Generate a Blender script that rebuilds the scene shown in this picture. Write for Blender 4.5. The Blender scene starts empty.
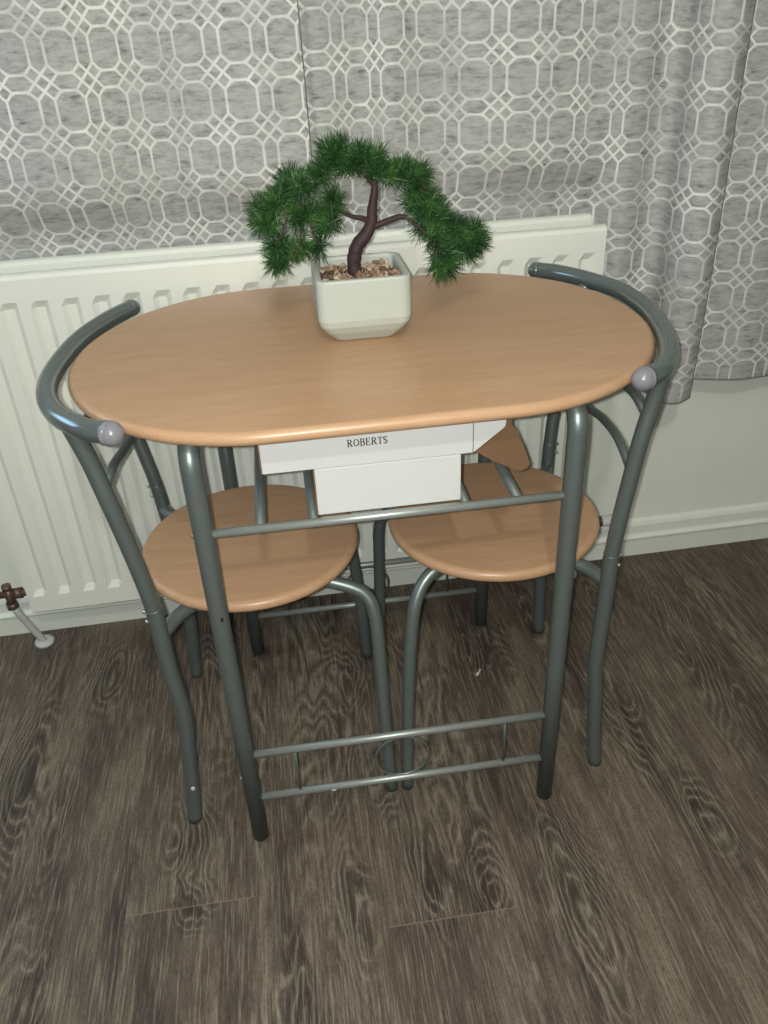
import bpy, bmesh, math, random
from mathutils import Vector, Matrix
random.seed(7)
COL = bpy.context.scene.collection
PHI = 0.014317            # the back wall is very slightly turned against the table

def lin(c):
    out = []
    for v in c[:3]:
        v = v / 255.0
        out.append(v / 12.92 if v <= .04045 else ((v + .055) / 1.055) ** 2.4)
    return (out[0], out[1], out[2], 1.0)

# ------------------------------------------------------------------ helpers
def wp(x, y, z):
    """room coordinates turned with the back wall"""
    return (x, y + x * PHI, z)

def add_tube(bm, pts, r, n=14, caps=True, closed=False):
    pts = [Vector(p) for p in pts]
    m = len(pts)
    rad = r if isinstance(r, (list, tuple)) else [r] * m
    tans = []
    for i in range(m):
        if closed:
            t = pts[(i + 1) % m] - pts[(i - 1) % m]
        else:
            t = pts[min(i + 1, m - 1)] - pts[max(i - 1, 0)]
        tans.append(t.normalized())
    up = Vector((0, 0, 1)) if abs(tans[0].z) < .9 else Vector((1, 0, 0))
    nrm = (up - tans[0] * up.dot(tans[0])).normalized()
    rings = []
    for i in range(m):
        nrm = (nrm - tans[i] * nrm.dot(tans[i])).normalized()
        bi = tans[i].cross(nrm)
        ring = [bm.verts.new(pts[i] + (nrm * math.cos(2 * math.pi * k / n) + bi * math.sin(2 * math.pi * k / n)) * rad[i]) for k in range(n)]
        rings.append(ring)
    for i in range(m if closed else m - 1):
        a, b = rings[i], rings[(i + 1) % m]
        off = 0
        if closed and i == m - 1:
            best = min(range(n), key=lambda s: (a[0].co - b[s].co).length)
            off = best
        for k in range(n):
            f = bm.faces.new((a[k], a[(k + 1) % n], b[(k + 1 + off) % n], b[(k + off) % n]))
            f.smooth = True
    if caps and not closed:
        for ring in (rings[0], rings[-1]):
            try: bm.faces.new(ring)
            except ValueError: pass

def add_box(bm, x0, x1, y0, y1, z0, z1, f=None):
    c = [(x, y, z) for x in (x0, x1) for y in (y0, y1) for z in (z0, z1)]
    v = [bm.verts.new(f(*p) if f else p) for p in c]
    for q in ((0, 1, 3, 2), (4, 6, 7, 5), (0, 4, 5, 1), (2, 3, 7, 6), (0, 2, 6, 4), (1, 5, 7, 3)):
        bm.faces.new([v[i] for i in q])

def add_sphere(bm, c, r, seg=20, rings=12, scale=(1, 1, 1)):
    c = Vector(c)
    m = Matrix.Translation(c) @ Matrix.Diagonal((scale[0], scale[1], scale[2], 1))
    res = bmesh.ops.create_uvsphere(bm, u_segments=seg, v_segments=rings, radius=r, matrix=m)
    for v in res['verts']:
        for f in v.link_faces: f.smooth = True

def spline(ctrl, per=6):
    """Catmull-Rom through the control points"""
    P = [Vector(c) for c in ctrl]
    P = [P[0] * 2 - P[1]] + P + [P[-1] * 2 - P[-2]]
    out = []
    for i in range(1, len(P) - 2):
        p0, p1, p2, p3 = P[i - 1:i + 3]
        for k in range(per):
            t = k / per
            out.append(.5 * ((2 * p1) + (p2 - p0) * t + (2 * p0 - 5 * p1 + 4 * p2 - p3) * t * t + (3 * p1 - p0 - 3 * p2 + p3) * t ** 3))
    out.append(P[-2])
    return out

def obj(name, bm, mat, parent=None, bevel=None, recalc=True):
    if recalc: bmesh.ops.recalc_face_normals(bm, faces=bm.faces)
    me = bpy.data.meshes.new(name)
    bm.to_mesh(me); bm.free()
    me.materials.append(mat)
    o = bpy.data.objects.new(name, me)
    COL.objects.link(o)
    if parent:
        o.parent = parent
        o.location = -Vector(parent.location)
    if bevel:
        b = o.modifiers.new('Bevel', 'BEVEL'); b.width = bevel; b.segments = 3; b.limit_method = 'ANGLE'
    return o

def thing(name, label, cat, loc, group=None):
    o = bpy.data.objects.new(name, None)
    COL.objects.link(o); o.location = loc; o.empty_display_size = .05
    o['label'] = label; o['category'] = cat
    if group: o['group'] = group
    return o

def tag(o, label, cat, group=None):
    o['label'] = label; o['category'] = cat
    if group: o['group'] = group
    return o

def struct(name, bm, mat, parent=None):
    o = obj(name, bm, mat, parent)
    if not parent: o['kind'] = 'structure'
    return o

# ------------------------------------------------------------------ materials
class NT:
    def __init__(s, name):
        s.m = bpy.data.materials.new(name); s.m.use_nodes = True
        s.t = s.m.node_tree; s.b = s.t.nodes['Principled BSDF']
    def n(s, kind, **kw):
        nd = s.t.nodes.new(kind)
        for k, v in kw.items():
            if k.startswith('i_'):
                key = k[2:]
                nd.inputs[int(key) if key.isdigit() else key.replace('_', ' ')].default_value = v
            else: setattr(nd, k, v)
        return nd
    def l(s, a, b): s.t.links.new(a, b)
    def math(s, op, a, b=None, c=None, clamp=False):
        nd = s.t.nodes.new('ShaderNodeMath'); nd.operation = op; nd.use_clamp = clamp
        for i, v in enumerate((a, b, c)):
            if v is None: continue
            if isinstance(v, (int, float)): nd.inputs[i].default_value = v
            else: s.l(v, nd.inputs[i])
        return nd.outputs[0]
    def mix(s, fac, a, b, blend='MIX'):
        nd = s.t.nodes.new('ShaderNodeMix'); nd.data_type = 'RGBA'; nd.blend_type = blend
        for sock, v in ((nd.inputs[0], fac), (nd.inputs[6], a), (nd.inputs[7], b)):
            if isinstance(v, (int, float, tuple)): sock.default_value = v
            else: s.l(v, sock)
        return nd.outputs[2]
    def ramp(s, fac, stops):
        nd = s.t.nodes.new('ShaderNodeValToRGB')
        el = nd.color_ramp.elements
        while len(el) < len(stops): el.new(.5)
        for e, (p, c) in zip(el, stops): e.position = p; e.color = c
        s.l(fac, nd.inputs[0]); return nd.outputs[0]
    def noise(s, vec, scale, detail=2, rough=.5, dist=0):
        nd = s.n('ShaderNodeTexNoise'); nd.inputs['Scale'].default_value = scale
        nd.inputs['Detail'].default_value = detail; nd.inputs['Roughness'].default_value = rough
        nd.inputs['Distortion'].default_value = dist
        s.l(vec, nd.inputs['Vector']); return nd.outputs[0]
    def mapping(s, vec, scale=(1, 1, 1), loc=(0, 0, 0)):
        nd = s.n('ShaderNodeMapping'); nd.inputs['Scale'].default_value = scale; nd.inputs['Location'].default_value = loc
        s.l(vec, nd.inputs[0]); return nd.outputs[0]
    def bump(s, h, strength, dist=.001):
        nd = s.n('ShaderNodeBump'); nd.inputs['Strength'].default_value = strength; nd.inputs['Distance'].default_value = dist
        s.l(h, nd.inputs['Height']); s.l(nd.outputs[0], s.b.inputs['Normal'])

def simple(name, rgb, rough=.5, metal=0, spec=.5, var=.0, vscale=30, coat=0):
    t = NT(name); c = lin(rgb)
    t.b.inputs['Roughness'].default_value = rough; t.b.inputs['Metallic'].default_value = metal
    t.b.inputs['Specular IOR Level'].default_value = spec
    t.b.inputs['Coat Weight'].default_value = coat
    geo = t.n('ShaderNodeNewGeometry')
    n = t.noise(geo.outputs['Position'], vscale, 3)
    a = tuple(v * (1 - var) for v in c[:3]) + (1,); b = tuple(min(1, v * (1 + var)) for v in c[:3]) + (1,)
    t.l(t.mix(n, a, b), t.b.inputs['Base Color'])
    return t.m

M_metal = simple('grey_tube_paint', (120, 131, 128), .40, .62, .5, .06, 60)
M_arm = simple('glossy_grey_tube_paint', (120, 131, 130), .2, .6, .5, .04, 60)
M_rail = simple('flash_lightened_rail_paint', (160, 167, 163), .42, .5, .5, .05, 60)  # flash streak along the rails put into a lighter base colour
M_cap = simple('grey_plastic_cap', (128, 128, 134), .28, 0, .5, .03)
M_bolt = simple('bright_bolt', (190, 190, 185), .3, .9)
M_rad = simple('radiator_enamel', (232, 236, 226), .38, 0, .4, .02, 12)
M_wall = simple('wall_paint', (231, 237, 226), .75, 0, .25, .025, 25)
M_trim = simple('trim_gloss', (230, 236, 226), .4, 0, .4, .02, 20)
M_ceil = simple('ceiling_paint', (205, 205, 198), .9, 0, .2, .02)
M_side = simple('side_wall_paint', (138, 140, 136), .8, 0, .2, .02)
M_pot = simple('pot_ceramic', (184, 191, 180), .42, 0, .4, .03, 40)
M_box = simple('white_card', (206, 208, 205), .55, 0, .3, .02, 25)
M_chip = simple('bare_chip', (205, 205, 195), .6)
M_dchip = simple('dark_chip', (30, 32, 32), .6)
M_ink = simple('black_ink', (32, 30, 32), .6)
M_kraft = simple('brown_card', (122, 94, 70), .7, 0, .2, .07, 60)
M_brass = simple('tarnished_brass', (104, 86, 76), .42, .4, .5, .75, 220)
M_pipe = simple('painted_pipe', (200, 204, 200), .45, 0, .4, .03)
M_bark = simple('bonsai_bark', (62, 46, 48), .6, 0, .3, .35, 120)
M_twig = simple('bonsai_twig', (70, 52, 46), .65, 0, .3, .3, 120)

def mat_beech():
    t = NT('beech_laminate')
    g = t.n('ShaderNodeNewGeometry').outputs['Position']
    a = t.noise(t.mapping(g, (3, 22, 22)), 3, 4, .6)
    b = t.noise(t.mapping(g, (14, 160, 160)), 2, 3, .6)
    f = t.math('ADD', t.math('MULTIPLY', a, .55), t.math('MULTIPLY', b, .45))
    c = t.ramp(f, [(.3, lin((178, 141, 108))), (.52, lin((187, 150, 116))), (.72, lin((196, 159, 125)))])
    t.l(c, t.b.inputs['Base Color'])
    t.b.inputs['Roughness'].default_value = .36
    t.b.inputs['Specular IOR Level'].default_value = .45
    t.bump(b, .06, .0004)
    return t.m
M_beech = mat_beech()

def mat_floor():
    t = NT('smoked_oak_planks')
    g = t.n('ShaderNodeNewGeometry').outputs['Position']
    sp = t.n('ShaderNodeSeparateXYZ'); t.l(g, sp.inputs[0])
    X, Y = sp.outputs[0], sp.outputs[1]
    W = .195
    px = t.math('DIVIDE', t.math('ADD', X, .445 + W * 20), W)
    idx = t.math('FLOOR', px)
    fx = t.math('FRACT', px)
    off = t.math('FRACT', t.math('MULTIPLY', idx, .6721))
    stag = t.math('ADD', t.math('MULTIPLY', off, .12), .66)
    is20 = t.math('COMPARE', idx, 20, .1); is22 = t.math('COMPARE', idx, 22, .1)
    keep = t.math('SUBTRACT', 1, t.math('ADD', is20, is22))
    stag = t.math('ADD', t.math('MULTIPLY', stag, keep), t.math('ADD', t.math('MULTIPLY', is20, .335), t.math('MULTIPLY', is22, .417)))
    py = t.math('DIVIDE', t.math('ADD', Y, t.math('ADD', stag, 12.2)), 1.22)
    idy = t.math('FLOOR', py); fy = t.math('FRACT', py)
    wn2 = t.n('ShaderNodeTexWhiteNoise', noise_dimensions='2D')
    cb = t.n('ShaderNodeCombineXYZ'); t.l(idx, cb.inputs[0]); t.l(idy, cb.inputs[1]); t.l(cb.outputs[0], wn2.inputs['Vector'])
    rnd = wn2.outputs['Value']
    c2 = t.n('ShaderNodeCombineXYZ')
    t.l(t.math('ADD', X, t.math('MULTIPLY', rnd, 37.0)), c2.inputs[0])
    t.l(t.math('ADD', Y, t.math('MULTIPLY', rnd, 91.0)), c2.inputs[1])
    t.l(rnd, c2.inputs[2])
    P = c2.outputs[0]
    # knots of the boards: (x, y, half width, half length, darkness)
    knots = [(-.545, .205, .030, .055, .9), (-.670, -.06, .032, .11, .8), (-.560, -.455, .022, .045, .9), (-.583, -.15, .014, .06, .5), (-.352, -.21, .026, .045, .9),
             (-.345, -.325, .020, .030, .9), (-.105, -.385, .018, .060, .7), (.022, -.335, .020, .060, 1.0), (.105, -.375, .012, .025, .6), (.235, -.42, .026, .09, .6),
             (.48, -.30, .020, .045, 1.0), (.435, -.10, .020, .09, .7), (.46, -.19, .016, .06, .7), (.665, .215, .020, .045, .6), (.64, .03, .026, .09, .7),
             (-.06, .12, .022, .05, .4), (-.03, -.14, .014, .05, .4), (.20, .16, .020, .05, .5), (.52, .25, .018, .05, .4), (-.20, -.60, .03, .10, .6), (.62, -.42, .02, .06, .5)]
    wob = t.n('ShaderNodeTexNoise'); wob.inputs['Scale'].default_value = 1.0; wob.inputs['Detail'].default_value = 3
    t.l(t.mapping(g, (26, 11, 1)), wob.inputs['Vector'])
    wsp = t.n('ShaderNodeSeparateXYZ'); t.l(wob.outputs['Color'], wsp.inputs[0])
    Xw = t.math('ADD', X, t.math('MULTIPLY', t.math('SUBTRACT', wsp.outputs[0], .5), .035))
    Yw = t.math('ADD', Y, t.math('MULTIPLY', t.math('SUBTRACT', wsp.outputs[1], .5), .09))
    dark = None; core = None
    for kx, ky, a, b, k in knots:
        u = t.math('DIVIDE', t.math('SUBTRACT', Xw, kx), a); v = t.math('DIVIDE', t.math('SUBTRACT', Yw, ky), b)
        r2 = t.math('ADD', t.math('MULTIPLY', u, u), t.math('MULTIPLY', v, v))
        e = t.math('MULTIPLY', t.math('POWER', 2.718, t.math('MULTIPLY', r2, -.8)), k)
        wde = t.math('POWER', 2.718, t.math('MULTIPLY', r2, -.16))
        dark = e if dark is None else t.math('MAXIMUM', dark, e)
        core = wde if core is None else t.math('MAXIMUM', core, wde)
    # cathedral figure: contour lines of a stretched noise field raised round the knots
    field = t.noise(t.mapping(P, (7.0, 1.5, 1)), 1.0, 2, .45, .2)
    fine1 = t.noise(t.mapping(P, (150, 40, 1)), 1.0, 2, .5)
    cont = t.math('FRACT', t.math('ADD', t.math('MULTIPLY', field, 30), t.math('ADD', t.math('MULTIPLY', core, 5.0), t.math('MULTIPLY', fine1, .55))))
    tri = t.math('MULTIPLY', t.math('ABSOLUTE', t.math('SUBTRACT', cont, .5)), 2)
    bands = t.noise(t.mapping(P, (7.5, 1.1, 1), (5, 3, 0)), 1.0, 2, .5)
    figm = t.math('MAXIMUM', t.ramp(bands, [(.51, (0, 0, 0, 1)), (.63, (.85, .85, .85, 1))]), t.ramp(core, [(.35, (0, 0, 0, 1)), (.75, (.85, .85, .85, 1))]))
    streak = t.noise(t.mapping(P, (330, 13, 1)), 1.0, 3, .7)      # pale lime lines in the pores
    streak2 = t.noise(t.mapping(P, (170, 9, 1), (3, 9, 0)), 1.0, 3, .65, .2)
    grit = t.noise(t.mapping(P, (520, 160, 1)), 1.0, 2, .7)
    big = t.noise(t.mapping(P, (10, 2.2, 1), (9, 1, 0)), 1.0, 4, .6, .5)
    base = t.ramp(big, [(.34, lin((64, 54, 51))), (.47, lin((94, 83, 73))), (.62, lin((116, 105, 90)))])
    c = t.mix(t.math('MULTIPLY', rnd, .35), base, lin((88, 75, 67)))
    c = t.mix(t.math('MULTIPLY', t.ramp(streak2, [(.32, (1, 1, 1, 1)), (.52, (0, 0, 0, 1))]), .50), c, lin((52, 44, 39)))
    c = t.mix(t.math('MULTIPLY', t.ramp(grit, [(.35, (1, 1, 1, 1)), (.55, (0, 0, 0, 1))]), .50), c, lin((50, 43, 38)))
    c = t.mix(t.math('MULTIPLY', dark, .72), c, lin((44, 36, 35)))
    c = t.mix(t.math('MULTIPLY', t.math('MULTIPLY', t.ramp(tri, [(.55, (0, 0, 0, 1)), (.9, (1, 1, 1, 1))]), figm), .60), c, lin((42, 35, 32)))
    pale = t.math('MULTIPLY', t.ramp(tri, [(.05, (1, 1, 1, 1)), (.34, (0, 0, 0, 1))]), figm)
    pale = t.math('MULTIPLY', pale, t.ramp(streak2, [(.35, (.2, .2, .2, 1)), (.6, (1, 1, 1, 1))]))
    c = t.mix(t.math('MULTIPLY', pale, .58), c, lin((158, 150, 132)))
    c = t.mix(t.math('MULTIPLY', t.ramp(streak, [(.50, (0, 0, 0, 1)), (.68, (1, 1, 1, 1))]), .46), c, lin((162, 152, 132)))
    ex = t.math('MINIMUM', fx, t.math('SUBTRACT', 1, fx))
    jx = t.math('LESS_THAN', ex, .0035)
    ey = t.math('MINIMUM', fy, t.math('SUBTRACT', 1, fy))
    jy = t.math('LESS_THAN', ey, .0009)
    c = t.mix(t.math('MULTIPLY', jx, .20), c, lin((44, 38, 34)))
    c = t.mix(t.math('MULTIPLY', jy, .45), c, lin((140, 128, 106)))
    t.l(c, t.b.inputs['Base Color'])
    t.b.inputs['Roughness'].default_value = .55
    t.b.inputs['Specular IOR Level'].default_value = .3
    t.bump(t.math('ADD', streak, streak2), .2, .0005)
    return t.m
M_floor = mat_floor()

def mat_curtain():
    t = NT('trellis_curtain_fabric')
    uv = t.n('ShaderNodeUVMap'); uv.uv_map = 'UVMap'
    sp = t.n('ShaderNodeSeparateXYZ'); t.l(uv.outputs[0], sp.inputs[0])
    U0, V0 = sp.outputs[0], sp.outputs[1]
    w, h, c, hp = .335, .41, .165, .575
    U = t.math('ABSOLUTE', t.math('SUBTRACT', t.math('FRACT', t.math('ADD', U0, 100.5)), .5))
    V = t.math('ABSOLUTE', t.math('SUBTRACT', t.math('MULTIPLY', t.math('FRACT', t.math('DIVIDE', t.math('ADD', V0, 115 + hp), 2 * hp)), 2 * hp), hp))
    du = t.math('SUBTRACT', U, w); dv = t.math('SUBTRACT', V, h)
    A = t.math('ABSOLUTE', du)
    d1 = t.math('MAXIMUM', A, t.math('ADD', dv, c))                                   # upright side
    d2 = t.math('MAXIMUM', t.math('ABSOLUTE', dv), t.math('ADD', du, c))              # flat side
    s = t.math('ADD', U, V); q = t.math('SUBTRACT', U, V)
    r2 = .7071
    d3 = t.math('MULTIPLY', t.math('MAXIMUM', t.math('ABSOLUTE', t.math('SUBTRACT', s, w + h - c)),
                t.math('SUBTRACT', t.math('ABSOLUTE', t.math('SUBTRACT', q, w - h)), c)), r2)
    d4 = t.math('MAXIMUM', t.math('MULTIPLY', t.math('ABSOLUTE', t.math('SUBTRACT', q, w - h + c)), r2), t.math('MULTIPLY', du, -1))
    d5 = t.math('MAXIMUM', t.math('MULTIPLY', t.math('ABSOLUTE', t.math('SUBTRACT', q, w - h - c)), r2), t.math('MULTIPLY', t.math('ADD', du, c), -1))
    d6 = t.math('MULTIPLY', t.math('ABSOLUTE', t.math('SUBTRACT', s, (.5 + h - c + .165))), r2)
    d = d1
    for k in (d2, d3, d4, d5, d6): d = t.math('MINIMUM', d, k)
    line = t.n('ShaderNodeMapRange', interpolation_type='SMOOTHSTEP'); t.l(d, line.inputs[0])
    line.inputs[1].default_value = .016; line.inputs[2].default_value = .042; line.inputs[3].default_value = 1; line.inputs[4].default_value = 0
    ln = line.outputs[0]
    vv = uv.outputs[0]
    slub = t.noise(t.mapping(vv, (3.2, 11, 1)), 1.0, 5, .68, .5)
    blot = t.noise(t.mapping(vv, (2.2, 4.2, 1), (3, 7, 0)), 1.0, 3, .6)
    cloud = t.noise(t.mapping(vv, (.75, .6, 1), (13, 2, 0)), 1.0, 3, .6)
    weave = t.noise(t.mapping(vv, (30, 60, 1)), 1.0, 2, .6)
    f = t.math('ADD', t.math('MULTIPLY', slub, .62), t.math('MULTIPLY', blot, .38))
    ground = t.ramp(f, [(.34, lin((96, 98, 98))), (.43, lin((150, 153, 151))), (.54, lin((176, 179, 176))), (.70, lin((190, 193, 190)))])
    gc = t.mix(t.math('MULTIPLY', weave, .25), ground, lin((190, 192, 186)))
    lcol = t.mix(t.ramp(cloud, [(.36, (0, 0, 0, 1)), (.64, (1, 1, 1, 1))]), lin((194, 197, 194)), lin((238, 239, 234)))
    col = t.mix(t.math('MULTIPLY', ln, .92), gc, lcol)
    t.l(col, t.b.inputs['Base Color'])
    t.b.inputs['Roughness'].default_value = .85
    t.b.inputs['Specular IOR Level'].default_value = .15
    t.bump(t.math('ADD', weave, t.math('MULTIPLY', ln, .6)), .2, .0006)
    return t.m
M_curt = mat_curtain()

def mat_hem():
    return simple('curtain_hem_edge', (120, 122, 116), .85, 0, .15, .1, 90)
M_hem = mat_hem()

def mat_needles():
    t = NT('green_needles')
    g = t.n('ShaderNodeNewGeometry')
    n = t.noise(g.outputs['Position'], 45, 2)
    col = t.ramp(n, [(.3, lin((26, 54, 25))), (.5, lin((43, 80, 38))), (.7, lin((72, 110, 54)))])
    t.l(col, t.b.inputs['Base Color'])
    t.b.inputs['Roughness'].default_value = .45
    t.b.inputs['Specular IOR Level'].default_value = .4
    return t.m
M_needle = mat_needles()

def mat_pebble():
    t = NT('mixed_pebbles')
    a = t.n('ShaderNodeAttribute'); a.attribute_name = 'tone'
    col = t.ramp(a.outputs['Fac'], [(0, lin((60, 44, 40))), (.3, lin((112, 86, 68))), (.55, lin((150, 122, 98))), (.8, lin((176, 156, 132))), (1, lin((206, 194, 172)))])
    t.l(col, t.b.inputs['Base Color']); t.b.inputs['Roughness'].default_value = .45
    return t.m
M_pebble = mat_pebble()

# ------------------------------------------------------------------ the room
WALL_Y = .409
XL, XR, YF, ZC = -2.3, 2.0, -2.9, 2.4
bm = bmesh.new(); add_box(bm, XL - .1, XR + .1, YF - .1, WALL_Y + .2, -.06, 0); struct('floor', bm, M_floor)
bm = bmesh.new(); add_box(bm, XL - .1, XR + .1, YF - .1, WALL_Y + .2, ZC, ZC + .06); struct('ceiling', bm, M_ceil)
bm = bmesh.new(); add_box(bm, XL - .1, XR + .1, WALL_Y, WALL_Y + .1, 0, ZC, wp); struct('wall_back', bm, M_wall)
bm = bmesh.new(); add_box(bm, XL - .1, XL, YF, WALL_Y - .04, 0, ZC); struct('wall_left', bm, M_side)
bm = bmesh.new(); add_box(bm, XR, XR + .1, YF, WALL_Y + .02, 0, ZC); struct('wall_right', bm, M_side)
bm = bmesh.new(); add_box(bm, XL - .1, XR + .1, YF - .1, YF, 0, ZC); struct('wall_front', bm, M_side)
# moulded skirting board
prof = [(0, 0), (.018, 0), (.018, .043), (.0205, .047), (.0205, .051), (.015, .055), (.0125, .058), (.0125, .080), (.009, .087), (.004, .091), (.0, .093)]
bm = bmesh.new()
ends = []
for x in (XL + .001, XR - .001):
    ends.append([bm.verts.new(wp(x, WALL_Y - d - .0002, z)) for d, z in prof])
for i in range(len(prof) - 1):
    bm.faces.new((ends[0][i], ends[0][i + 1], ends[1][i + 1], ends[1][i]))
bm.faces.new((ends[0][-1], ends[0][0], ends[1][0], ends[1][-1]))
bm.faces.new(ends[0]); bm.faces.new(list(reversed(ends[1])))
struct('baseboard_back', bm, M_trim)

# ------------------------------------------------------------------ radiator
rad = thing('radiator', 'wide white double panel radiator with vertical channels on the wall behind the table', 'radiator', wp(-.1, .32, 0))
def panel(x0, x1, z0, z1, yf, depth, channels, name, half):
    bm = bmesh.new()
    e = .009
    xs = [(x0, 0)]
    for a, b in channels:
        xs += [(a, 0), (a + e, 1), (b - e, 1), (b, 0)]
    xs.append((x1, 0))
    zb, zt = .168, .757
    zs = [(z0, 0, .006), (z0 + .006, 0, 0), (zb, 0, 0), (zb + .013, 1, 0), (zt - .013, 1, 0), (zt, 0, 0), (z1 - .008, 0, 0), (z1 - .002, 0, .003), (z1, 0, .008)]
    if not channels: zs = [zs[0], zs[1], zs[-3], zs[-2], zs[-1]]
    G = [[bm.verts.new(wp(x, yf + depth * cx * cz + back, z)) for x, cx in xs] for z, cz, back in zs]
    for i in range(len(zs) - 1):
        for j in range(len(xs) - 1):
            bm.faces.new((G[i][j], G[i][j + 1], G[i + 1][j + 1], G[i + 1][j]))
    B = [[bm.verts.new(wp(x, yf + half, z)) for x in (x0, x1)] for z in (z0, z1)]
    bm.faces.new((B[0][0], B[1][0], B[1][1], B[0][1]))
    bm.faces.new([B[1][0]] + G[-1] + [B[1][1]])
    bm.faces.new([B[0][1]] + list(reversed(G[0])) + [B[0][0]])
    bm.faces.new([B[0][0]] + [r[0] for r in G] + [B[1][0]])
    bm.faces.new([B[1][1]] + [r[-1] for r in reversed(G)] + [B[0][1]])
    return obj(name, bm, M_rad, rad)
ch = [(-.522 + .0492 * k + .003, -.522 + .0492 * k + .034) for k in range(-3, 20)]
panel(-.676, .463, .125, .801, .286, .009, ch, 'front_panel', .016)
panel(-.670, .455, .125, .808, .344, .0, [], 'back_panel', .014)
bm = bmesh.new()     # folded convector fins between the panels
zig = []
k = 0; x = -.65
while x < .435:
    zig.append((x, .3025 if k % 2 == 0 else .3435)); x += .0125; k += 1
for i in range(len(zig) - 1):
    (xa, ya), (xb, yb) = zig[i], zig[i + 1]
    v = [bm.verts.new(wp(xa, ya, .17)), bm.verts.new(wp(xb, yb, .17)), bm.verts.new(wp(xb, yb, .77)), bm.verts.new(wp(xa, ya, .77))]
    bm.faces.new(v)
obj('convector_fins', bm, M_rad, rad, recalc=False)
for xb in (-.45, .24):
    bm = bmesh.new(); add_box(bm, xb - .012, xb + .012, .357, WALL_Y + .0002, .20, .215, wp); add_box(bm, xb - .012, xb + .012, WALL_Y - .004, WALL_Y + .0002, .16, .30, wp)
    obj('wall_bracket', bm, M_rad, rad)
def valve_set(xv, side, lab=None):
    bm = bmesh.new()
    add_tube(bm, [wp(xv, .322, .126), wp(xv, .322, .172)], [.0085, .0085], 12)
    add_tube(bm, [wp(xv, .322, .124), wp(xv, .322, .137)], .0125, 6)
    add_tube(bm, [wp(xv - side * .026, .322, .158), wp(xv + side * .043, .322, .158)], .0075, 12)
    add_tube(bm, [wp(xv + side * .010, .322, .158), wp(xv + side * .027, .322, .158)], .0125, 6)
    v = obj('radiator_valve', bm, M_brass, rad)
    bm = bmesh.new()
    add_tube(bm, [wp(xv - side * .035, .322, .158), wp(xv - side * .020, .322, .158)], .011, 10)
    add_tube(bm, [wp(xv, .322, .170), wp(xv, .322, .180)], .0095, 10)
    obj('valve_cap', bm, M_brass, v).location = (0, 0, 0)
    bm = bmesh.new()
    add_tube(bm, spline([wp(xv, .322, .126), wp(xv + side * .0135, .336, .06), wp(xv + side * .026, .350, .002)], 5), .0078, 14)
    obj('pipe', bm, M_pipe, rad)
    bm = bmesh.new()
    add_tube(bm, [wp(xv + side * .026, .350, .0002), wp(xv + side * .026, .350, .006), wp(xv + side * .026, .350, .010)], [.021, .020, .010], 24)
    obj('pipe_collar', bm, M_pipe, rad)
valve_set(-.724, 1)
valve_set(.503, -1)
bm = bmesh.new(); add_tube(bm, [wp(.530, .322, .158), wp(.534, .322, .158), wp(.566, .322, .158), wp(.570, .322, .158)], [.010, .0125, .0125, .010], 20)
obj('valve_knob', bm, M_pipe, rad)

# ------------------------------------------------------------------ curtains
def interp(tab, x):
    if x <= tab[0][0]: return tab[0][1:]
    for a, b in zip(tab, tab[1:]):
        if x <= b[0]:
            t = (x - a[0]) / (b[0] - a[0])
            return tuple(p + (q - p) * t for p, q in zip(a[1:], b[1:]))
    return tab[-1][1:]
def smooth_tab(tab, per=10):
    pts = spline([(u, x, y) for u, x, y in tab], per)
    return [tuple(p) for p in pts]
def sstep(a, b, x):
    t = max(0, min(1, (x - a) / (b - a))); return t * t * (3 - 2 * t)
def curtain(name, tab, zb_fn, phase, label, top=2.12, sides=(True, True)):
    cols = smooth_tab(tab)
    bm = bmesh.new(); uvl = bm.loops.layers.uv.new('UVMap')
    ns = 64
    grid = []
    for u, x, y in cols:
        zb = zb_fn(x)
        col = []
        for j in range(ns + 1):
            t = j / ns
            z = zb + (top - zb) * (t ** 1.35)
            # above the radiator the cloth bellies out and is tucked in behind it
            w = 1 - sstep(.463, .51, x)
            yb = .3755
            k = sstep(.925, .812, z) if z < .925 else 0
            yy = y + (yb - y) * k * w
            # soft creases that fade upwards
            yy += .004 * math.sin(7 * z + 9 * x) * (1 - w * k)
            xx = x + .006 * math.sin(3.1 * z + 4 * x) * sstep(.5, 1.1, z) * .5
            col.append((bm.verts.new(wp(xx, yy, z)), u, (z - phase) / .079 * 1.15))
        grid.append(col)
    for i in range(len(grid) - 1):
        for j in range(ns):
            q = (grid[i][j], grid[i + 1][j], grid[i + 1][j + 1], grid[i][j + 1])
            f = bm.faces.new([v[0] for v in q]); f.smooth = True
            for lp, v in zip(f.loops, q): lp[uvl].uv = (v[1], v[2])
    hem = []
    for side, on in ((0, sides[0]), (-1, sides[1])):
        if on: hem.append([tuple(v[0].co) for v in grid[side]])
    bottom = [tuple(c[0][0].co) for c in grid]
    o = obj(name, bm, M_curt, recalc=False)
    sm = o.modifiers.new('Solid', 'SOLIDIFY'); sm.thickness = .0012; sm.offset = 0
    tag(o, label, 'curtain', 'patterned curtains')
    for h_ in hem:
        b2 = bmesh.new(); add_tube(b2, [Vector(p) for p in h_], .0012, 6)
        e = obj('side_hem', b2, M_hem, o); e.location = (0, 0, 0)
    b2 = bmesh.new(); add_tube(b2, [Vector(p) for p in bottom], .0014, 6)
    e = obj('bottom_hem', b2, M_hem, o); e.location = (0, 0, 0)
    return o
def sx(x33, y): return x33 + (y - .33) * (x33 + .11) / 1.44
def prep(rows): return [(u, sx(x, y), y) for u, x, y in rows]
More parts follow.
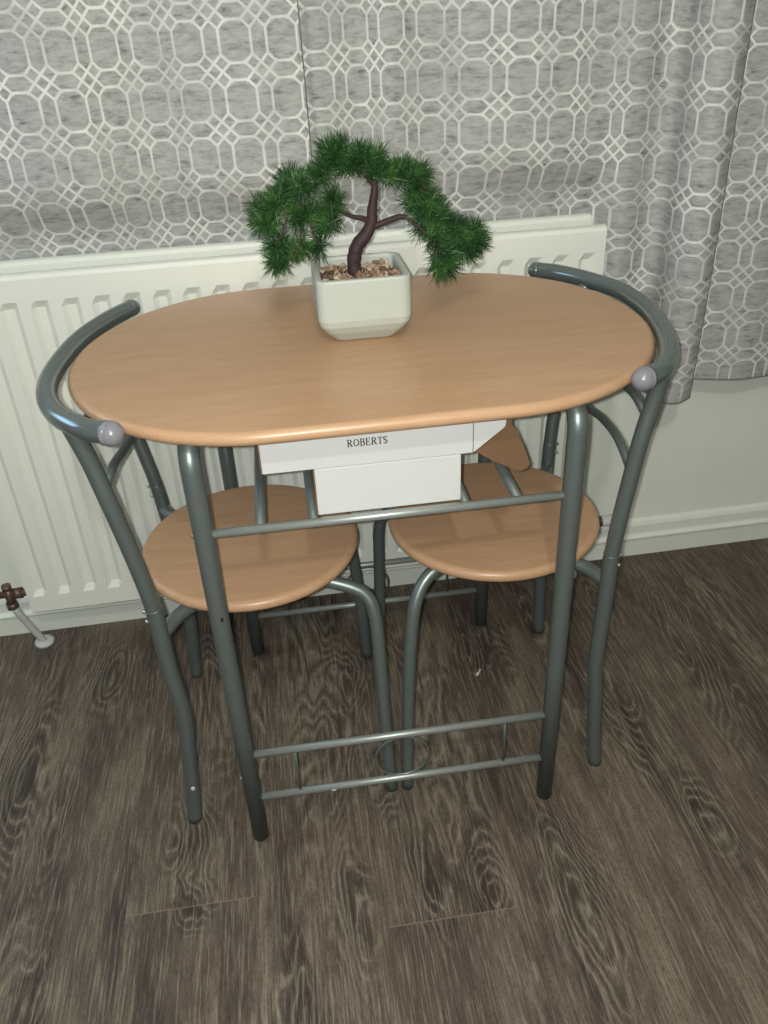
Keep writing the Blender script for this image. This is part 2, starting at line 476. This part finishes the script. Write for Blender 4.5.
left_tab = prep([(-9, -1.10, .33), (-7, -.94, .315), (-5, -.80, .335), (-3, -.66, .32), (-2, -.60, .33), (-1, -.53, .325), (0, -.464, .315), (1, -.393, .312), (2, -.331, .330), (3, -.269, .338), (4, -.208, .330), (5, -.137, .314), (6, -.066, .312), (6.42, -.037, .316)])
mid_tab = prep([(-1, -.075, .336), (-.3, -.036, .334), (0, -.013, .325), (1, .048, .345), (2, .103, .332), (3, .164, .350), (4, .236, .325), (5, .314, .318), (6, .384, .324), (7, .446, .335), (8, .513, .332), (8.6, .550, .352), (9, .581, .340), (9.5, .612, .285), (10, .648, .252), (10.35, .676, .25), (10.6, .694, .268)])
right_tab = prep([(-1.3, .645, .352), (-.6, .68, .347), (0, .719, .335), (1, .797, .325), (2, .87, .34), (3, .945, .33), (4, 1.01, .35), (5, 1.09, .33), (6, 1.16, .345)])
curtain('curtain', left_tab, lambda x: .56, 1.107, 'grey trellis curtain at far left, its side edge meeting the next one above the bonsai', sides=(False, True))
curtain('curtain', mid_tab, lambda x: .56 - .097 * sstep(.468, .485, x), 1.115, 'grey trellis curtain behind the bonsai, falling past the right end of the radiator', sides=(False, True))
curtain('curtain', right_tab, lambda x: .468 - .012 * sstep(.68, 1.0, x), 1.111, 'grey trellis curtain at the right edge of the view, its hem above bare wall', sides=(False, False))

# ------------------------------------------------------------------ table
TZ = .75
table = thing('dining_table', 'oval beech effect dining table on grey tubular legs with a bonsai on top', 'table', (0, 0, 0))
def bullnose_slab(outline, z_top, t, bm, steps=8):
    """outline: closed list of (x,y) of the flat top; the rim bulges outward by t/2"""
    m = len(outline)
    nrm = []
    for i in range(m):
        (x0, y0), (x1, y1) = outline[i - 1], outline[(i + 1) % m]
        dx, dy = x1 - x0, y1 - y0; L = math.hypot(dx, dy) or 1
        nrm.append((dy / L, -dx / L))
    rings = []
    for k in range(steps + 1):
        a = math.pi * k / steps
        out = math.sin(a) * t / 2; z = z_top - t / 2 + math.cos(a) * t / 2
        rings.append([bm.verts.new((p[0] + q[0] * out, p[1] + q[1] * out, z)) for p, q in zip(outline, nrm)])
    for k in range(steps):
        for i in range(m):
            f = bm.faces.new((rings[k][i], rings[k + 1][i], rings[k + 1][(i + 1) % m], rings[k][(i + 1) % m])); f.smooth = True
    bm.faces.new(rings[0]); bm.faces.new(list(reversed(rings[-1])))
N = 160
def top_outline(i):
    k = 2 * math.pi * (i + .5) / N
    x = .2534 * math.cos(k) + math.copysign(.1433, math.cos(k)); y = .2648 * math.sin(k)
    return x * math.cos(.0069) - y * math.sin(.0069), .001 + x * math.sin(.0069) + y * math.cos(.0069)
pts = [top_outline(i) for i in range(N)]
bm = bmesh.new(); bullnose_slab(pts, TZ, .0175, bm)
obj('tabletop', bm, M_beech, table)
TU = TZ - .0175
LX, LY = .239, .226
for sy in (-1, 1):
    for sx_ in (-1, 1):
        zc = TU - .0135; r = .034
        p = [(sx_ * LX, sy * LY, .0), (sx_ * LX, sy * LY, .3), (sx_ * LX, sy * LY, zc - r)]
        for k in range(1, 9):
            a = math.pi / 2 * k / 8
            p.append((sx_ * LX, sy * (LY - r * (1 - math.cos(a))), zc - r + r * math.sin(a)))
        p.append((sx_ * LX, sy * .0002, zc))
        bm = bmesh.new(); add_tube(bm, p, .0132, 20); lg = obj('leg', bm, M_metal, table)
        # screw through the leg into the rail
        for zz in (.594, .141):
            bm = bmesh.new(); add_sphere(bm, (sx_ * (LX + .0128), sy * LY, zz), .0032, 10, 6)
            obj('screw', bm, M_bolt, lg).location = (0, 0, 0)
    for z, nm in ((.594, 'upper_rail'), (.190, 'lower_rail'), (.0925, 'lower_rail')):
        bm = bmesh.new(); add_tube(bm, [(-LX + .012, sy * LY, z), (LX - .012, sy * LY, z)], .006, 14)
        obj(nm, bm, M_rail, table)
    for x in (-.165, .165):
        bm = bmesh.new(); add_tube(bm, [(x, sy * LY, .0975), (x, sy * LY, .185)], .0022, 8)
        obj('spindle', bm, M_metal, table)
    bm = bmesh.new()
    add_tube(bm, [(.0005 + .0425 * math.cos(2 * math.pi * k / 40), sy * LY, .1412 + .0425 * math.sin(2 * math.pi * k / 40)) for k in range(40)], .0021, 8, closed=True)
    obj('ring_ornament', bm, M_metal, table)
for x in (-.168, -.0995, .0995, .169):
    bm = bmesh.new(); add_tube(bm, [(x, -LY + .004, .5905), (x, LY - .004, .5905)], .0068, 12)
    obj('rack_bar', bm, M_metal, table)
bm = bmesh.new(); add_sphere(bm, (0, 0, 0), .0035, 8, 5, (.6, .5, 1.3))
o = obj('paint_chip', bm, M_dchip, table); o.location = (-.2345, -LY - .0126, .466)
bm = bmesh.new(); add_sphere(bm, (0, 0, 0), .003, 8, 5, (1.6, .5, .8))
o = obj('paint_chip', bm, M_chip, table); o.location = (-.112, -LY - .0052, .0905)

# ------------------------------------------------------------------ chairs
def chair(side, seat_c, legs, crescent, bars, label, chip=None):
    t = thing('dining_chair', label, 'chair', (side * .35, 0, 0), 'bistro chairs tucked under the table')
    # seat
    n = 96
    bm = bmesh.new()
    bullnose_slab([(seat_c[0] + .1623 * math.cos(2 * math.pi * i / n), seat_c[1] + .1623 * math.sin(2 * math.pi * i / n)) for i in range(n)], .433, .019, bm)
    obj('seat', bm, M_beech, t)
    ZS = .433 - .019
    # back rail, bowed around the end of the table
    cr = spline([(x, y, .745) for x, y in crescent], 8)
    bm = bmesh.new(); add_tube(bm, cr, .0134, 20)
    br = obj('back_rail', bm, M_arm, t)
    for e, e2, capm in ((cr[0], cr[1], M_cap), (cr[-1], cr[-2], M_arm)):
        d = (e - e2).normalized()
        bm = bmesh.new()
        rc = .0152 if capm is M_cap else .0135
        add_tube(bm, [e - d * .006, e + d * .002], rc, 20)
        add_sphere(bm, e + d * .002, rc, 24, 14)
        obj('end_cap', bm, capm, br).location = (0, 0, 0)
    # rear legs, floor to back rail, with a sleeve joint and two bolts
    for k, (y, prof_) in enumerate(legs):
        top = min(cr, key=lambda p: abs(p.y - y * 1.02))
        path = [(x, y, z) for x, z in prof_] + [(top.x, top.y, top.z)]
        full = spline(path, 6)
        bm = bmesh.new()
        rr = [.0121 if p.z < .448 else .0114 for p in full]
        add_tube(bm, full, rr, 16)
        lg = obj('leg', bm, M_metal, t)
        jp = min(full, key=lambda p: abs(p.z - .45))
        jx = interp([(z, x) for x, z in prof_], .45)[0]
        bm = bmesh.new(); add_tube(bm, [(jx, y, .4482), (jx + side * .0002, y, .4500)], .0124, 18); obj('sleeve_ring', bm, M_metal, lg).location = (0, 0, 0)
        for zb in (.428, .446):
            bx = interp([(z, x) for x, z in prof_], zb)[0]
            bm = bmesh.new(); add_tube(bm, [(bx + side * .008, y, zb), (bx + side * .0135, y, zb)], .0026, 8); add_sphere(bm, (bx + side * .0135, y, zb), .0032, 10, 6)
            obj('bolt', bm, M_bolt, lg).location = (0, 0, 0)
    # front legs: run in from the rear leg under the seat, then bend down to the floor
    zr = ZS - .0105
    for k, (y, prof_) in enumerate(legs):
        s = -1 if y < 0 else 1
        jx = interp([(z, x) for x, z in prof_], zr)[0]
        f = side
        path = [(jx, y, zr - .004), (jx - f * .03, y - s * .045, zr), (seat_c[0] + f * .05, s * .098, zr), (f * .105, s * .096, zr), (f * .080, s * .098, zr - .003), (f * (.034 if s * f > 0 else .056), s * .110, zr - .022), (f * (.020 if s * f > 0 else .040), s * .125, zr - .060),
                (f * (.018 if s * f > 0 else .029), s * .141, .26), (f * (.016 if s * f > 0 else .020), s * .158, .12), (f * .0135, s * .170, .0)]
        bm = bmesh.new(); add_tube(bm, spline(path, 7), .0105, 16)
        obj('leg', bm, M_metal, t)
    # cross bar carrying the seat
    for dx in (-.075, .075):
        bm = bmesh.new(); add_tube(bm, [(seat_c[0] + dx, -.094, zr), (seat_c[0] + dx, .094, zr)], .0075, 12)
        obj('cross_bar', bm, M_metal, t)
    for b in bars:
        bm = bmesh.new(); add_tube(bm, spline(b, 8), .0062, 12)
        obj('back_bar', bm, M_metal, t)
    if chip:
        bm = bmesh.new(); add_sphere(bm, (0, 0, 0), .0045, 10, 6, (.8, .5, 1.1))
        o = obj('paint_chip', bm, M_chip, t); o.location = Vector(chip) - Vector(t.location)
    return t

near = [(.347, 0), (.338, .08), (.331, .17), (.326, .225), (.3255, .27), (.327, .33), (.328, .40), (.329, .45), (.334, .51), (.341, .57), (.349, .635), (.359, .69)]
nearL = [(-.349, 0), (-.340, .08), (-.3325, .17), (-.327, .225), (-.327, .27), (-.331, .33), (-.332, .40), (-.333, .45), (-.339, .51), (-.347, .57), (-.357, .635), (-.366, .69)]
farR = [(.353, 0), (.350, .10), (.347, .20), (.3455, .30), (.3465, .38), (.348, .45), (.352, .505), (.362, .58), (.376, .66)]
farL = [(-.365, 0), (-.361, .05), (-.354, .14), (-.3515, .23), (-.3535, .32), (-.358, .40), (-.3635, .46), (-.375, .535), (-.386, .61), (-.394, .68)]
cresL = [(-.322, -.224), (-.358, -.201), (-.394, -.156), (-.419, -.090), (-.4255, -.012), (-.413, .096), (-.386, .177), (-.352, .238)]
cresR = [(.322, -.217), (.357, -.193), (.390, -.135), (.413, -.060), (.426, .030), (.421, .114), (.392, .184), (.360, .232), (.329, .258)]
barsR = [[(.3435, -.170, .585), (.3405, -.140, .606), (.340, -.107, .615), (.340, -.056, .614), (.340, .0, .607), (.347, .09, .612), (.362, .18, .64)],
         [(.352, -.175, .672), (.346, -.152, .688), (.347, -.120, .688), (.351, -.06, .680), (.358, .03, .672), (.366, .11, .68), (.377, .18, .70)]]
barsL = [[(-.358, -.176, .642), (-.348, -.145, .660), (-.346, -.084, .649), (-.347, -.01, .631), (-.354, .08, .608), (-.372, .18, .60)],
         [(-.369, -.178, .712), (-.374, -.11, .712), (-.378, -.03, .700), (-.382, .06, .684), (-.390, .18, .675)]]
chair(1, (.1945, -.001), [(-.175, near), (.18, farR)], cresR, barsR, 'grey tubular chair with round beech seat, tucked in at the right end of the table')
chair(-1, (-.2005, .003), [(-.175, nearL), (.18, farL)], cresL, barsL, 'grey tubular chair with round beech seat, tucked in at the left end of the table', chip=(-.3375, -.1865, .087))

# ------------------------------------------------------------------ boxes on the rack
ZB = .5905 + .0068
low = thing('white_box', 'small plain white card box lying on the rack bars below the lettered box', 'box', (0, -.1, ZB))
bm = bmesh.new(); add_box(bm, -.0930, .0928, -.2155, -.02, ZB + .0003, .6645); obj('box_body', bm, M_box, low, bevel=.0012)
bm = bmesh.new(); add_box(bm, -.0950, -.0933, -.214, -.03, ZB + .001, .6622); obj('side_flap', bm, M_kraft, low)
up = thing('white_box', 'long white box lettered ROBERTS right under the tabletop, one end flap hanging open', 'box', (0, -.1, .665))
bm = bmesh.new(); add_box(bm, -.1565, .108, -.2155, -.005, .6650, .7210); obj('box_body', bm, M_box, up, bevel=.0012)
bm = bmesh.new(); add_box(bm, -.1583, -.1567, -.2145, -.01, .6650, .7195); obj('side_panel', bm, M_kraft, up)
def slab_poly(bm, poly, y, th, tilt=0):
    poly = [(-.1096 + (x + .1096) * .983, 1.1625 + (z - 1.1625) * .983) for x, z in poly]
    a = [bm.verts.new((x, y + tilt * (.7 - z), z)) for x, z in poly]
    b = [bm.verts.new((x, y + th + tilt * (.7 - z), z)) for x, z in poly]
    bm.faces.new(a); bm.faces.new(list(reversed(b)))
    m = len(poly)
    for i in range(m): bm.faces.new((a[i], b[i], b[(i + 1) % m], a[(i + 1) % m]))
bm = bmesh.new(); slab_poly(bm, [(.1124, .657), (.1124, .715), (.155, .715), (.1535, .691), (.1515, .688)], -.2150, .0012)
obj('end_flap', bm, M_box, up)['label'] = 'white end flap'
# the brown flap: fold, rounded lower corner
poly = [(.150, .694), (.1525, .700), (.1585, .700), (.160, .688), (.166, .681), (.178, .654), (.1890, .626), (.187, .6185), (.181, .6150), (.173, .6150), (.165, .6195), (.157, .625), (.148, .6300), (.139, .6345), (.132, .640), (.122, .6475), (.110, .6555), (.126, .662), (.140, .675), (.149, .685)]
bm = bmesh.new(); slab_poly(bm, [(x + .003, z) for x, z in poly], -.2100, .003, .10)
obj('brown_flap', bm, M_kraft, up)['label'] = 'brown cardboard flap'
# lettering: strokes with serifs on the front of the box
def letters(word, x0, z0, hgt, width, y, bm):
    T, t_ = .17, .075     # thick and thin strokes, in letter heights
    def seg(x, z, x2, z2, wd, ox, k):
        dx, dz = x2 - x, z2 - z; L = math.hypot(dx, dz) or 1; nx, nz = -dz / L * wd / 2, dx / L * wd / 2
        q = [(x + nx, z + nz), (x2 + nx, z2 + nz), (x2 - nx, z2 - nz), (x - nx, z - nz)]
        vs = [bm.verts.new((ox + p[0] * hgt * k, y, z0 + p[1] * hgt)) for p in q]
        vb = [bm.verts.new((ox + p[0] * hgt * k, y + .0002, z0 + p[1] * hgt)) for p in q]
        bm.faces.new(vs); bm.faces.new(vb[::-1])
        for i in range(4): bm.faces.new((vs[i], vb[i], vb[(i + 1) % 4], vs[(i + 1) % 4]))
    def bowl(cx, cz, rx, rz, a0, a1, ox, k):
        st = 12
        for i in range(st):
            a = math.radians(a0 + (a1 - a0) * i / st); b = math.radians(a0 + (a1 - a0) * (i + 1) / st)
            wd = t_ + (T - t_) * abs(math.cos((a + b) / 2))
            seg(cx + rx * math.cos(a), cz + rz * math.sin(a), cx + rx * math.cos(b), cz + rz * math.sin(b), wd, ox, k)
    S = {
     'R': [('s', .18, 0, .18, 1, T), ('s', .03, .03, .36, .03, t_), ('s', .03, .97, .2, .97, t_), ('b', .36, .74, .27, .225, 95, -90), ('s', .18, .965, .36, .965, t_), ('s', .18, .515, .38, .515, t_), ('s', .40, .50, .72, .02, T), ('s', .62, .03, .86, .03, t_)],
     'O': [('b', .44, .5, .36, .46, 0, 360)],
     'B': [('s', .18, 0, .18, 1, T), ('s', .03, .03, .42, .03, t_), ('s', .03, .97, .40, .97, t_), ('b', .38, .75, .24, .215, 90, -90), ('s', .18, .53, .40, .53, t_), ('b', .40, .28, .28, .245, 90, -90)],
     'E': [('s', .18, 0, .18, 1, T), ('s', .03, .03, .66, .03, t_), ('s', .03, .97, .64, .97, t_), ('s', .18, .52, .48, .52, t_), ('s', .48, .40, .48, .64, t_), ('s', .64, .98, .64, .76, t_), ('s', .68, .02, .68, .26, t_)],
     'T': [('s', .38, 0, .38, 1, T), ('s', .22, .03, .54, .03, t_), ('s', .04, .96, .72, .96, t_), ('s', .05, .98, .05, .74, t_), ('s', .71, .98, .71, .74, t_)],
     'S': [('b', .32, .74, .22, .22, 35, 215), ('s', .15, .63, .48, .40, T), ('b', .32, .26, .22, .22, 35, -150), ('s', .52, .98, .52, .74, t_), ('s', .10, .02, .10, .27, t_)],
    }
    adv = {'R': .92, 'O': .94, 'B': .82, 'E': .82, 'T': .82, 'S': .66}
    tot = sum(adv[c] for c in word) * hgt
    k = width / tot; ox = x0
    for c in word:
        for e in S[c]:
            if e[0] == 's': seg(e[1], e[2], e[3], e[4], e[5], ox, k)
            else: bowl(e[1], e[2], e[3], e[4], e[5], e[6], ox, k)
        ox += adv[c] * hgt * k
bm = bmesh.new(); letters('ROBERTS', -.0500, .6915, .0098, .0505, -.2158, bm)
o = obj('lettering', bm, M_ink, up, recalc=False)

# ------------------------------------------------------------------ bonsai
plant = thing('potted_bonsai', 'artificial bonsai with green needles in a square off white pot on the tabletop', 'plant', (.003, .035, TZ))
PC = (.001, .029); PH = .0642; HT = .0915
def rsq(half, r, z, n=6):
    out = []
    for cx, cy, a0 in ((1, 1, 0), (-1, 1, 90), (-1, -1, 180), (1, -1, 270)):
        for k in range(n + 1):
            a = math.radians(a0 + 90 * k / n)
            out.append((PC[0] + cx * (half - r) + r * math.cos(a), PC[1] + cy * (half - r) + r * math.sin(a), TZ + z))
    return out
bm = bmesh.new()
prof_pot = [(PH - .026, .010, .0003), (PH - .022, .011, .0025), (PH - .009, .013, .017), (PH - .0025, .014, .027), (PH, .015, .036), (PH, .015, HT - .003), (PH - .001, .015, HT - .0008), (PH - .003, .014, HT),
            (PH - .0065, .012, HT), (PH - .0085, .011, HT - .0012), (PH - .0095, .010, HT - .004), (PH - .010, .010, .055)]
R = [[bm.verts.new(p) for p in rsq(h_, r, z)] for h_, r, z in prof_pot]
for a, b in zip(R, R[1:]):
    m = len(a)
    for i in range(m):
        f = bm.faces.new((a[i], a[(i + 1) % m], b[(i + 1) % m], b[i])); f.smooth = False
bm.faces.new(R[0][::-1]); bm.faces.new(R[-1])
obj('pot', bm, M_pot, plant)
# pebbles
bm = bmesh.new(); tone = bm.verts.layers.float.new('tone')
for i in range(420):
    x = PC[0] + random.uniform(-1, 1) * (PH - .014); y = PC[1] + random.uniform(-1, 1) * (PH - .014)
    r = random.uniform(.0026, .0056)
    z = TZ + HT - .0115 + random.uniform(-.004, .002)
    tn = random.random()
    m = Matrix.Translation((x, y, z)) @ Matrix.Rotation(random.uniform(0, 6.28), 4, Vector((random.random(), random.random(), random.random())).normalized()) @ Matrix.Diagonal((random.uniform(.9, 1.5), random.uniform(.7, 1.1), random.uniform(.6, .9), 1))
    res = bmesh.ops.create_icosphere(bm, subdivisions=1, radius=r, matrix=m)
    for v in res['verts']:
        v.co += Vector([random.uniform(-1, 1) * r * .14 for _ in range(3)]); v[tone] = tn
g = obj('pebbles', bm, M_pebble, plant); g['kind'] = 'stuff'
# trunk and branches (x, y, z, radius)
def limb(ctrl, name, mat, parent=plant, n=12):
    p = spline([c[:3] for c in ctrl], 6); m = len(p)
    rr = []
    for i in range(m):
        s = i / 6.0; a = min(int(s), len(ctrl) - 2); t = s - a
        rr.append((ctrl[a][3] * (1 - t) + ctrl[a + 1][3] * t) * (1 + random.uniform(-.06, .06)))
    bm = bmesh.new(); add_tube(bm, p, rr, n)
    o = obj(name, bm, mat, parent)
    if parent is not plant: o.location = (0, 0, 0)
    return o
YB = .034
trunk = limb([(-.001, YB, .806, .0115), (-.003, YB, .824, .0098), (-.005, YB, .846, .0095), (.001, YB, .867, .0098), (.014, YB, .882, .0090), (.022, YB, .897, .0082), (.024, YB, .915, .0066), (.028, YB, .935, .0052), (.029, YB, .952, .0040)], 'trunk', M_bark)
limb([(.020, YB, .890, .0050), (.034, YB - .002, .895, .0042), (.050, YB - .004, .900, .0044), (.064, YB - .006, .903, .0036), (.078, YB - .01, .895, .0026), (.100, YB - .014, .872, .002), (.113, YB - .016, .845, .0018), (.118, YB - .016, .825, .0012)], 'branch', M_bark)
limb([(.020, YB, .898, .0045), (.010, YB - .003, .904, .0036), (-.004, YB - .005, .908, .0030), (-.024, YB - .008, .918, .0024), (-.052, YB - .012, .922, .0020), (-.08, YB - .012, .912, .0016)], 'branch', M_bark)
limb([(.028, YB, .945, .0038), (.010, YB - .003, .965, .003), (-.02, YB - .005, .975, .0026), (-.05, YB - .008, .965, .002), (-.09, YB - .01, .940, .0016), (-.12, YB - .012, .925, .0012)], 'branch', M_twig)
limb([(.029, YB, .948, .0036), (.050, YB - .004, .966, .003), (.080, YB - .008, .955, .0026), (.105, YB - .012, .925, .002), (.13, YB - .014, .895, .0016), (.165, YB - .014, .870, .0012)], 'branch', M_twig)
for pth in ([(-.070, YB - .01, .925, .0022), (-.073, YB - .02, .905, .0016), (-.078, YB - .024, .882, .0012), (-.088, YB - .026, .862, .001)],
            [(-.060, YB - .01, .928, .0022), (-.060, YB - .018, .900, .0016), (-.052, YB - .02, .878, .0012)],
            [(-.088, YB - .01, .920, .0018), (-.10, YB - .018, .895, .0014), (-.112, YB - .02, .880, .001)]):
    limb(pth, 'twig', M_twig)
# needle tufts, px-free positions on the branches: (x, z, spread)
tufts = []
def along(a, b, n, sx_=.010, sz=.010, sy=.016, drift=(0, 0)):
    for i in range(n):
        t = (i + .5) / n
        tufts.append((a[0] + (b[0] - a[0]) * t + random.uniform(-sx_, sx_), YB - .008 + random.uniform(-sy, sy), a[1] + (b[1] - a[1]) * t + random.uniform(-sz, sz)))
along((.028, .966), (-.022, .978), 12, .008, .007)
along((-.026, .988), (-.010, .990), 6, .006, .005)
along((.0, .984), (.03, .976), 6, .006, .005)
along((-.028, .968), (-.064, .952), 9, .008, .008)
along((-.066, .948), (-.108, .936), 12, .008, .009)
along((-.095, .955), (-.07, .958), 5, .008, .006)
along((-.118, .918), (-.112, .900), 7, .008, .008)
along((-.106, .888), (-.100, .868), 6, .007, .007)
along((-.098, .866), (-.062, .878), 7, .006, .005)
along((-.056, .874), (-.050, .880), 2, .005, .005)
along((-.088, .92), (-.052, .918), 7, .009, .009)
along((-.046, .912), (-.030, .905), 6, .008, .010)
along((-.034, .93), (-.018, .925), 3, .006, .006)
along((.028, .964), (.068, .956), 11, .008, .007)
along((.058, .960), (.084, .948), 7, .007, .007)
along((.086, .946), (.092, .954), 3, .005, .004)
along((.076, .934), (.100, .915), 12, .011, .010)
along((.086, .915), (.122, .890), 14, .012, .011)
along((.094, .892), (.104, .870), 6, .007, .008)
along((.110, .885), (.150, .874), 12, .012, .010)
along((.150, .878), (.168, .870), 5, .007, .007)
along((.112, .868), (.124, .838), 12, .010, .009)
along((.136, .866), (.148, .850), 7, .008, .007)
along((.108, .842), (.114, .826), 6, .005, .006)
along((-.108, .872), (-.104, .856), 5, .006, .006)
along((.156, .872), (.172, .862), 5, .006, .006)
along((-.126, .925), (-.112, .915), 5, .006, .008)
random.shuffle(tufts)
bm = bmesh.new()
cen = Vector((.015, YB + .01, .900))
for tx, ty, tz in tufts:
    base = Vector((tx, ty, tz))
    out = (base - cen); out.y = out.y * .6 - .010; out.normalize()
    nn = random.randint(52, 70)
    for i in range(nn):
        d = Vector((random.gauss(0, 1), random.gauss(0, 1), random.gauss(0, 1))).normalized()
        d = (d * .9 + out * .5).normalized()
        L = random.uniform(.017, .028)
        b0 = base + d * .0005 + Vector((random.uniform(-.004, .004), random.uniform(-.004, .004), random.uniform(-.004, .004)))
        side = d.cross(Vector((random.gauss(0, 1), random.gauss(0, 1), random.gauss(0, 1)))).normalized()
        s2 = d.cross(side)
        w = .00055
        bend = Vector((0, 0, -1)) * random.uniform(-.001, .0016)
        q = [bm.verts.new(b0 + side * w), bm.verts.new(b0 - side * w * .6 + s2 * w), bm.verts.new(b0 - side * w * .6 - s2 * w)]
        mid = b0 + d * L * .6 + bend * .4
        q2 = [bm.verts.new(mid + side * w), bm.verts.new(mid - side * w * .6 + s2 * w), bm.verts.new(mid - side * w * .6 - s2 * w)]
        tip = bm.verts.new(b0 + d * L + bend)
        for k in range(3):
            bm.faces.new((q[k], q[(k + 1) % 3], q2[(k + 1) % 3], q2[k])); bm.faces.new((q2[k], q2[(k + 1) % 3], tip))
obj('foliage', bm, M_needle, plant, recalc=False)

# a small white scrap on the floor
bm = bmesh.new(); add_tube(bm, [(.1935, .070, .0024), (.1985, .0765, .0026), (.2035, .084, .0024)], [.0032, .0018, .0032], 8)
tag(obj('crumb', bm, M_chip), 'tiny white scrap lying on the floor under the right chair', 'crumb')

# ------------------------------------------------------------------ light
def point(name, loc, watts, rad_, col):
    l = bpy.data.lights.new(name, 'POINT'); l.energy = watts; l.shadow_soft_size = rad_; l.color = col
    o = bpy.data.objects.new(name, l); o.location = loc; COL.objects.link(o); return o
CAM = Vector((-.10959761, -1.10917261, 1.16252337))
point('phone_flash', CAM + Vector((-.016, -.006, .010)), 40, .005, (1.0, 1.0, .97))
point('ceiling_lamp', (-.065, -1.6, 2.05), 30, .035, (1.0, .96, .87))
a = bpy.data.lights.new('cool_side_glow', 'AREA'); a.shape = 'RECTANGLE'; a.size = .62; a.size_y = .36; a.energy = 3.6; a.color = (.5, .72, 1.0)  # unseen cool source, placed for the blue highlight on the left back rail
ao = bpy.data.objects.new('cool_side_glow', a); COL.objects.link(ao); ao.location = (-1.35, .16, 1.22)
ao.rotation_euler = (Vector((-.38, -.2, .75)) - Vector(ao.location)).to_track_quat('-Z', 'Y').to_euler()
w = bpy.data.worlds.new('World'); bpy.context.scene.world = w; w.use_nodes = True
w.node_tree.nodes['Background'].inputs[0].default_value = (.9, .95, 1, 1)
w.node_tree.nodes['Background'].inputs[1].default_value = .05

# ------------------------------------------------------------------ camera
yaw, pitch, roll, f = .11262514, .56534824, -.04973266, 822.88268
cy_, sy_, cp, sp_ = math.cos(yaw), math.sin(yaw), math.cos(pitch), math.sin(pitch)
fw = Vector((sy_ * cp, cy_ * cp, -sp_)); rt = Vector((cy_, -sy_, 0)); upv = rt.cross(fw)
c, s = math.cos(roll), math.sin(roll)
r2 = rt * c + upv * s; u2 = upv * c - rt * s
cd = bpy.data.cameras.new('camera'); cam = bpy.data.objects.new('camera', cd); COL.objects.link(cam)
cd.sensor_fit = 'VERTICAL'; cd.sensor_height = 36; cd.lens = f * 36 / 1024; cd.clip_start = .02
cam.matrix_world = Matrix(((r2.x, u2.x, -fw.x, CAM.x), (r2.y, u2.y, -fw.y, CAM.y), (r2.z, u2.z, -fw.z, CAM.z), (0, 0, 0, 1)))
sc = bpy.context.scene; sc.camera = cam
sc.view_settings.view_transform = 'Standard'; sc.view_settings.look = 'None'
sc.view_settings.gamma = 1; sc.view_settings.use_curve_mapping = False; sc.view_settings.exposure = .06
